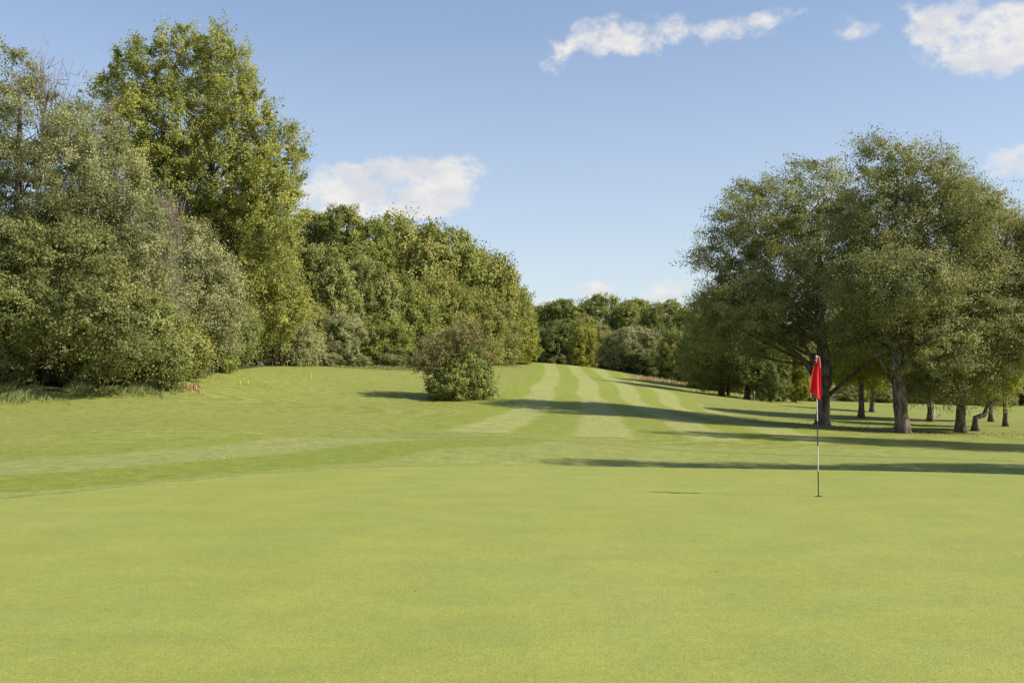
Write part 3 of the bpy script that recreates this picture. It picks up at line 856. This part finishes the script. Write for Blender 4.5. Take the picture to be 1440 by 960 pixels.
hero_tree('leaning_tree', 'small tree with a trunk leaning to the right, next to the slim dark trunk', (1371, 53), [(1398, 535, 32, 26), (1415, 510, 30, 28), (1380, 545, 14, 12)],
          'yellow', .17, .12, 80, .7, 7, 30, bark=BARK_B, seed=64, lean=[(.25, .5), (.6, 1.1)], top=(1400, 530), nlimb=10, ntw=50)
GS = 'smaller trees among the right-hand group'
hero_tree('young_tree', 'thin-trunked tree at the right edge beyond the leaning trunk', (1413, 59), [(1420, 480, 44, 60), (1440, 420, 44, 70), (1400, 520, 30, 30)], 'sallow', .14, .13, 150, .9, 8, 30, bark=BARK_B, seed=65, group=GS, nlimb=14, ntw=60)
hero_tree('young_tree', 'pale short trunk just left of the right edge thin trunk', (1393, 66), [(1390, 510, 30, 40), (1400, 460, 36, 50)], 'silver', .16, .14, 110, .9, 8, 30, seed=66, group=GS, nlimb=12, ntw=40)
hero_tree('young_tree', 'dark-crowned tree between the middle and right big trunks', (1308, 66), [(1305, 510, 40, 40), (1315, 450, 44, 50), (1290, 540, 20, 16)], 'maple', .2, .14, 140, .9, 8, 32, bark=BARK_B, seed=67, group=GS, nlimb=14, ntw=50)
hero_tree('young_tree', 'slender tree left of the middle big trunk with bright yellowish leaves', (1211, 68), [(1212, 490, 46, 40), (1190, 510, 30, 26), (1235, 505, 30, 26), (1210, 450, 40, 36)], 'yellow', .2, .13, 170, .9, 8, 30, bark=BARK_B, seed=68, group=GS, nlimb=18, ntw=80)
hero_tree('young_tree', 'forked little tree with yellow leaves and low sprouts behind the slender one', (1226, 79), [(1240, 520, 38, 24), (1262, 500, 34, 30), (1215, 520, 24, 20)], 'yellow', .18, .14, 110, .9, 8, 28, bark=BARK_B, seed=69, group=GS, nlimb=14, ntw=50)
hero_tree('young_tree', 'tree with a pair of thin dark trunks at the far end of a long shadow', (1015, 98), [(1010, 490, 46, 50), (1035, 505, 36, 36), (990, 515, 30, 26), (1015, 455, 44, 44)], 'olive', .3, .18, 180, 1.2, 8, 30, bark=BARK_B, seed=70, group=GS, nlimb=14, ntw=40,
          extra_limbs=[([(1024, 556), (1024, 535), (1030, 510)], .2)])
hero_tree('young_tree', 'dark-leaved tree right of the paired thin trunks', (1051, 95), [(1055, 500, 38, 40), (1060, 460, 40, 44), (1040, 520, 24, 22)], 'maple', .28, .18, 150, 1.2, 8, 30, bark=BARK_B, seed=71, group=GS, nlimb=12, ntw=40)
# trees standing just outside the picture on the right: their shadows cross the grass
for lab, px, D, lb, sd in [('tall tree standing outside the right side, nearest to the green', 2110, 20.3, [(0, 0)], 81), ('tree standing outside the right side, second from the green', 1720, 34.5, [(0, 0)], 82)]:
    X = at(px, 500, D)[0]; 
    def up_(dx, z, rx, rz, D=D, X=X): return (px + dx * F / D, 480 - F * ((z - CAM_H) / D - math.tan(PITCH)), rx * F / D, rz * F / D, 0)
    hero_tree('roadside_tree', lab, (px, D), [up_(0, 13.2, 1.6, 2.4), up_(0, 11.2, 2.3, 3.2), up_(-.4, 8.3, 2.6, 3.2), up_(.8, 6, 2.8, 2.8), up_(3.4, 9, 2.2, 3.0), up_(5.5, 6.5, 2.2, 2.8)], 'birch', .3, .15, 200, .9, 8, 26, bark=BARK_B, seed=sd, group='trees off to the right', nlimb=16, ntw=0, depth=.75)


# ------------------------------------------------------------------ rough vegetation
def blades(name, spots, mat, seed, label, cat=None, h=(.25, .7), w=.03, leaning=.35):
    rng = np.random.default_rng(seed)
    V = []
    for px0, px1, D0, D1, n in spots:
        uu, vv = rng.random(n), rng.random(n) ** .7
        D = D0 + (D1 - D0) * vv + .6 * np.sin(uu * 23) + .35 * np.sin(uu * 61)
        X = (px0 + (px1 - px0) * uu - 720) / F * D
        fade = smooth01(np.minimum(uu, 1 - uu) * 7) * smooth01(vv * 2.2 + .1)
        Z = ground(np.column_stack([X, D]))
        patch = .5 + .5 * np.sin(X * 1.7 + 1) * np.sin(D * 1.3)
        H = (h[0] + (h[1] - h[0]) * rng.random(n)) * (.35 + .85 * patch) * (.15 + .85 * fade)
        ang = rng.random(n) * 6.283
        dx, dy = np.cos(ang) * w, np.sin(ang) * w
        lx, ly = rng.normal(size=n) * leaning * H, rng.normal(size=n) * leaning * H
        b0 = np.column_stack([X - dx, D - dy, Z - .02]); b1 = np.column_stack([X + dx, D + dy, Z - .02])
        t0 = np.column_stack([X + lx * .4 - dx, D + ly * .4, Z + H * .6]); t1 = np.column_stack([X + lx * .4 + dx, D + ly * .4, Z + H * .6])
        tt = np.column_stack([X + lx, D + ly, Z + H])
        V.append(np.stack([b0, b1, t1, t0, t0, t1, tt, tt + [0.004, 0, -.01]], 1).reshape(-1, 3))
    V = np.concatenate(V); f = np.arange(len(V)).reshape(-1, 4)
    t = np.repeat(rng.random(len(V) // 8), 8)
    o = mesh_np(name, V, f, mat, attrs={'tint': t})
    return props(o, label, cat, kind='stuff')


blades('tall_grass', [(-250, 100, 43.5, 47.5, 9000), (90, 230, 47.5, 50.5, 5000), (200, 260, 49.5, 52, 1800)], LEAF['weed'], 91, 'tall unmown weeds and grass along the foot of the left trees', 'grass', (.12, .5), .022)
blades('dry_grass', [(190, 290, 50, 53, 500), (885, 1005, 113, 124, 2600)], LEAF['dry'], 92, 'straw and rust coloured dry weeds at the wood edge', 'grass', (.12, .45), .03)
blades('rough_grass', [(410, 590, 86, 104, 9000), (620, 735, 116, 146, 5000)], LEAF['weed'], 93, 'rough grass strip below the long left wood', 'grass', (.12, .45), .03)


def litter(name, spots, mat, seed, label, size, cat):
    rng = np.random.default_rng(seed); C = []
    for px, py, D, rx, ry, n in spots:
        c = at(px, py, D)
        X = c[0] + rng.normal(size=n) * rx; Y = c[1] + rng.normal(size=n) * ry
        C.append(np.column_stack([X, Y, ground(np.column_stack([X, Y])) + .02]))
    C = np.concatenate(C); n = len(C)
    ax = rng.normal(size=(n, 3)); ax[:, 2] *= .3
    nr = rng.normal(size=(n, 3)) * .4; nr[:, 2] += 1
    L = size * (.6 + .8 * rng.random(n))
    v, f = leaf_quads(C, ax, nr, L, L * .7)
    return props(mesh_np(name, v, f, mat, attrs={'tint': np.repeat(rng.random(n), 4)}), label, cat, kind='stuff')


litter('fallen_leaves', [(1255, 606, 50, 3, 1.5, 700), (1160, 598, 54, 2.5, 1.5, 350), (1340, 607, 50, 4, 1.5, 300), (275, 527, 60, 2, 1.5, 200)], LEAF['litter'], 95, 'brown fallen leaves scattered under the right-hand trees', .07, 'leaves')
litter('stray_leaves', [(840, 800, 8.5, 3.5, 2.2, 16), (1200, 690, 16, 4, 2, 8), (200, 640, 26, 5, 4, 24), (1100, 650, 25, 6, 3, 12)], LEAF['litter'], 97, 'a few tiny stray leaves lying on the short grass', .02, 'leaves')


def simple_mat(name, col, rough=.5, spec=.4, nz=None):
    m, nt, out = new_mat(name); k = N(nt)
    bs = k.node('ShaderNodeBsdfPrincipled')
    tc = k.node('ShaderNodeTexCoord').outputs['Object']
    n = k.noise(tc, nz or 12, 4)
    k.link(k.mix(k.step(n, .3, .8), col, tuple(c * .82 for c in col)), bs.inputs['Base Color'])
    bs.inputs['Roughness'].default_value = rough; bs.inputs['Specular IOR Level'].default_value = spec
    k.link(bs.outputs[0], out.inputs[0])
    return m


WHITE = simple_mat('white_paint', (.62, .61, .56), .35)
BLACK = simple_mat('black_paint', (.03, .03, .03), .35)
YELLOW = simple_mat('yellow_paint', (.60, .46, .06), .6)
RUST = simple_mat('red_brown_post', (.24, .10, .05), .7)
GREYP = simple_mat('grey_post', (.16, .15, .12), .7)

rng = np.random.default_rng(96)
n = 46
C = []
for px, py, D in [(0, 640, 25), (120, 635, 26), (150, 640, 25), (200, 668, 21), (150, 655, 23), (250, 612, 31), (215, 640, 25), (380, 600, 35)]:
    for _ in range(4):
        c = at(px, py, D); x, y = c[0] + rng.normal() * 1.6, c[1] + rng.normal() * 1.2
        C.append((x, y, g1(x, y) + .035))
C = np.array(C); ax = rng.normal(size=C.shape); nr = rng.normal(size=C.shape) * .5; nr[:, 2] += .3; nr[:, 1] -= .8
v, f = leaf_quads(C, ax, nr, rng.uniform(.010, .022, len(C)), np.full(len(C), .03))
props(mesh_np('daisies', v, f, WHITE), 'tiny white daisies dotted in the grass left of the green', 'flowers', kind='stuff')


# ------------------------------------------------------------------ flagstick
def lathe(prof, seg=20):
    prof = np.array(prof, float); th = np.linspace(0, 2 * math.pi, seg, endpoint=False)
    v = np.stack([prof[:, 0:1] * np.cos(th), prof[:, 0:1] * np.sin(th), prof[:, 1:2] * np.ones(seg)], -1).reshape(-1, 3)
    i = np.arange(len(prof) - 1)[:, None] * seg; j = np.arange(seg)[None]; j2 = (j + 1) % seg
    return v, np.stack([i + j, i + j2, i + seg + j2, i + seg + j], -1).reshape(-1, 4)


FD = 15.3
fb = at(1151, 697, FD)
fz = g1(fb[0], FD)
PX = F / FD
stick = empty('golf_flagstick', (fb[0], FD, fz), 'thin black and white golf flagstick with a drooping red flag standing on the green', 'flagstick')
sg = [0, .385, .765, 1.145, 1.53, 2.13]
for i, (a, b) in enumerate(zip(sg[:-1], sg[1:])):
    r = .0082 if i else .0087
    m_ = BLACK if i in (0, 2) else WHITE
    e = .0012
    v, f = lathe([(0.0001, a - (.12 if i == 0 else 0)), (r, a - (.12 if i == 0 else 0)), (r, b - e), (0.0001, b)])
    mesh_np('black_band' if m_ is BLACK else 'white_band', v, f, m_, stick, smooth=False)
v, f = lathe([(.0001, 2.128), (.012, 2.128), (.014, 2.137), (.012, 2.147), (.0001, 2.152)])
mesh_np('finial', v, f, WHITE, stick, smooth=True)


def cloth_mat():
    m, nt, out = new_mat('red_flag_cloth'); k = N(nt)
    bs = k.node('ShaderNodeBsdfPrincipled'); bs.inputs['Base Color'].default_value = (.72, .018, .022, 1); bs.inputs['Roughness'].default_value = .6
    bs.inputs['Sheen Weight'].default_value = .2
    tr = k.node('ShaderNodeBsdfTranslucent'); tr.inputs[0].default_value = (.85, .03, .03, 1)
    mx = k.node('ShaderNodeMixShader'); mx.inputs[0].default_value = .35
    k.link(bs.outputs[0], mx.inputs[1]); k.link(tr.outputs[0], mx.inputs[2]); k.link(mx.outputs[0], out.inputs[0])
    return m


# cloth hangs in soft folds; (right, left) edges by height below the tip
nu, nv = 26, 34
V = []
for j in range(nv):
    s = j / (nv - 1)
    for i in range(nu):
        u = i / (nu - 1)
        xr = np.interp(s, [0, .15, .5, 1], [2.5, 4.5, 5.5, 6.5])
        xl = np.interp(s, [0, .15, .45, 1], [-1.5, -2.5, -7.5, -13.5])
        bot = np.interp(u, [0, .12, .5, 1], [62, 60, 55, 43.5])
        x = xr + (xl - xr) * u
        z = 2.125 - (1.5 + (bot - 1.5) * s) / PX
        y = .05 * math.sin(u * 9.5 + s * 1.2) * (.25 + s) - .018 + .03 * math.sin(u * 3.0 + 1) * s
        if u < .3: y -= 0.02 * (1 - u / .3)
        V.append((x / PX, y - .012, z))
V = np.array(V)
i = np.arange(nv - 1)[:, None] * nu; j = np.arange(nu - 1)[None]
Fq = np.stack([i + j, i + j + 1, i + nu + j + 1, i + nu + j], -1).reshape(-1, 4)
flag = mesh_np('flag', V, Fq, cloth_mat(), stick, smooth=True)
md = flag.modifiers.new('thickness', 'SOLIDIFY'); md.thickness = .003; md.offset = 0
# white edging loop at the tip
tb = Tubes()
loop = np.array([(4.0, -16), (3.7, -10), (3.2, -4), (2.2, -1.0), (1.0, 0.1), (-.4, -1.0), (-1.2, -4), (-1.5, -9)], float)
kk = np.linspace(0, 1, len(loop)); tt = np.linspace(0, 1, 26)
lp = np.stack([np.interp(tt, kk, loop[:, 0]) / PX, np.full(26, -.055), 2.135 + np.interp(tt, kk, loop[:, 1]) / PX], 1)
for _ in range(2): lp[1:-1] = (lp[:-2] + 2 * lp[1:-1] + lp[2:]) / 4
tb.add(lp, np.full(26, .005), 6)
mesh_np('flag_edging', *tb.data(), simple_mat('pink_white_edging', (.75, .42, .40), .6), flag, smooth=True)
# hole with its liner
v, f = lathe([(.0575, .003), (.054, .004), (.054, -.1), (.0001, -.1)], 28)
cup = mesh_np('hole_cup', v, f, simple_mat('cup_dark', (.10, .10, .06), .8))
cup.location = (fb[0], FD, fz + .004)
props(cup, 'dark hole in the putting green at the foot of the flagstick', 'golf hole')


# ------------------------------------------------------------------ marker posts
def post(name, label, px, py, D, h, w, mat, group, cat='post', tilt=0.0, cap=None):
    c = at(px, py, D); z = g1(c[0], D)
    root = empty(name, (c[0], D, z), label, cat, group)
    root.rotation_euler = (0, tilt, 0)
    v, f = lathe([(.0001, -.1), (w, -.1), (w, h * .93), (w * .7, h), (.0001, h + w * .3)], 10)
    mesh_np('shaft', v, f, mat, root)
    if cap is not None:
        v, f = lathe([(.0001, h * .72), (w * 1.25, h * .72), (w * 1.25, h * .90), (.0001, h * .90)], 10)
        mesh_np('band', v, f, cap, root)
    return root


GY_ = 'short yellow marker pegs on the left rough'
post('marker_peg', 'left peg of the close pair of yellow pegs by the brown strip', 338, 538, 59, .24, .02, YELLOW, GY_)
post('marker_peg', 'right peg of the close pair of yellow pegs by the brown strip', 349, 537, 59.5, .26, .02, YELLOW, GY_, tilt=.1)
post('marker_peg', 'single yellow peg standing apart left of the lone bush shadow', 438, 541, 66, .33, .022, YELLOW, GY_, tilt=-.08)
GB_ = 'red-brown marker posts near the draped shrub'
post('marker_post', 'right and tallest of the red-brown posts before the draped shrub', 404, 522, 78, .50, .035, RUST, GB_)
post('marker_post', 'middle red-brown post before the draped shrub', 383, 520, 78, .35, .04, RUST, GB_)
post('marker_post', 'left and shortest red-brown post before the draped shrub', 363, 521, 77, .28, .045, RUST, GB_)
post('thin_stake', 'thin dark stake on the grass right of the lone bush', 706, 524, 106, .85, .03, GREYP, None, tilt=.06)
post('signpost', 'small marker post with a yellow top left of the holly-like bush', 1061, 564, 89, .95, .045, GREYP, None, cap=YELLOW)
post('white_post', 'slim white post beyond the dark-crowned tree', 1314, 590, 76, .8, .05, WHITE, None)

# ------------------------------------------------------------------ camera, sky, sun
cam = bpy.data.cameras.new('camera'); co = bpy.data.objects.new('camera', cam); COL.objects.link(co)
co.location = (0, 0, CAM_H); co.rotation_euler = (math.pi / 2 + PITCH, 0, 0)
cam.sensor_width = 36; cam.lens = 35; cam.clip_end = 5000; cam.clip_start = .05
scene.camera = co

# shadows run to the left and very slightly away from the camera
SX, SY = 1.0, -0.28
EL = R(39.5)
az = math.atan2(SX, SY)                 # clockwise from +Y
sd = np.array([math.sin(az) * math.cos(EL), math.cos(az) * math.cos(EL), math.sin(EL)])
sun = bpy.data.lights.new('sun', 'SUN'); sun.energy = 4.3; sun.angle = R(.53); sun.color = (1.0, .93, .82)
so = bpy.data.objects.new('sun', sun); COL.objects.link(so)
from mathutils import Vector
so.rotation_euler = Vector(tuple(sd)).to_track_quat('Z', 'Y').to_euler(); so.location = (40, -10, 40)

w = bpy.data.worlds.new('World'); scene.world = w; w.use_nodes = True
nt = w.node_tree; nt.nodes.clear(); k = N(nt)
sky = k.node('ShaderNodeTexSky', sky_type='NISHITA'); sky.sun_disc = False
sky.sun_elevation = EL; sky.sun_rotation = az; sky.air_density = 1.0; sky.dust_density = .6; sky.ozone_density = 2.0; sky.altitude = 100
geo = k.node('ShaderNodeTexCoord').outputs['Generated']
sep = k.node('ShaderNodeSeparateXYZ'); k.link(geo, sep.inputs[0])
azn = k.m('ARCTAN2', sep.outputs[0], sep.outputs[1]); eln = k.m('ARCSINE', sep.outputs[2])
nz1 = k.noise(k.vscale(geo, (1, 1, 1.5)), 19, 9, .58, dist=.3)
nz2 = k.noise(k.vscale(geo, (1, 1, 1.3)), 60, 8, .62)
field = None
for cx, cy, rx, ry, st in [(450, 278, 75, 44, 1.0), (515, 268, 70, 42, 1.1), (560, 262, 80, 42, 1), (630, 255, 62, 40, 1), (590, 292, 70, 22, .7),
                           (785, 80, 34, 30, .72), (850, 54, 62, 36, .74), (935, 50, 80, 30, .85), (1035, 42, 70, 22, .7), (1100, 24, 50, 18, .6),
                           (1200, 38, 44, 24, .65), (1300, 28, 70, 32, .8), (1375, 52, 80, 44, 1.0), (1450, 58, 90, 44, 1.0),
                           (838, 412, 28, 18, .9), (935, 412, 55, 24, .8), (1440, 222, 52, 30, .8), (1400, 188, 40, 12, .4), (1250, 262, 60, 14, .3)]:
    p = at(cx, cy, 1.0) - np.array([0, 0, CAM_H]); nrm = np.linalg.norm(p)
    a0, e0 = math.atan2(p[0], p[1]), math.asin(p[2] / nrm)
    dx = k.m('DIVIDE', k.m('SUBTRACT', azn, a0), rx / F); dy = k.m('DIVIDE', k.m('SUBTRACT', eln, e0), ry / F)
    q = k.m('SUBTRACT', st, k.m('MULTIPLY', k.m('ADD', k.m('MULTIPLY', dx, dx), k.m('MULTIPLY', dy, dy)), .62))
    q = k.m('MAXIMUM', q, 0.0)
    field = q if field is None else k.m('ADD', field, q)
field = k.m('MINIMUM', field, 1.15)
dens = k.m('ADD', k.m('SUBTRACT', field, .32), k.m('ADD', k.m('MULTIPLY', k.m('SUBTRACT', nz1, .5), 2.4), k.m('MULTIPLY', k.m('SUBTRACT', nz2, .5), 1.7)))
dens = k.m('MULTIPLY', dens, k.step(field, .0, .35))
mask = k.step(dens, .01, .95)
shade = k.step(k.noise(k.vscale(geo, (1, 1, 2.2)), 16, 6, .6), .38, .66)
mask = k.m('MULTIPLY', mask, 1.05, clamp=True)
cloud = k.mix(shade, (4.0, 4.05, 4.3), (5.1, 4.95, 4.7))
hz = k.node('ShaderNodeMapRange'); k.link(eln, hz.inputs[0]); hz.inputs[1].default_value = 0.0; hz.inputs[2].default_value = .36; hz.inputs[3].default_value = .52; hz.inputs[4].default_value = .12
skyc = k.mix(hz.outputs[0], sky.outputs[0], (4.2, 4.0, 3.95))
col = k.mix(k.m('MULTIPLY', mask, .93), skyc, cloud)
bg = k.node('ShaderNodeBackground'); k.link(col, bg.inputs[0]); bg.inputs[1].default_value = .095
wo = k.node('ShaderNodeOutputWorld'); k.link(bg.outputs[0], wo.inputs[0])

scene.view_settings.view_transform = 'Standard'; scene.view_settings.look = 'None'
scene.view_settings.exposure = 0.90; scene.view_settings.gamma = 1.0
scene.cycles.max_bounces = 6; scene.cycles.diffuse_bounces = 3; scene.cycles.transmission_bounces = 3
scene.cycles.use_adaptive_sampling = True
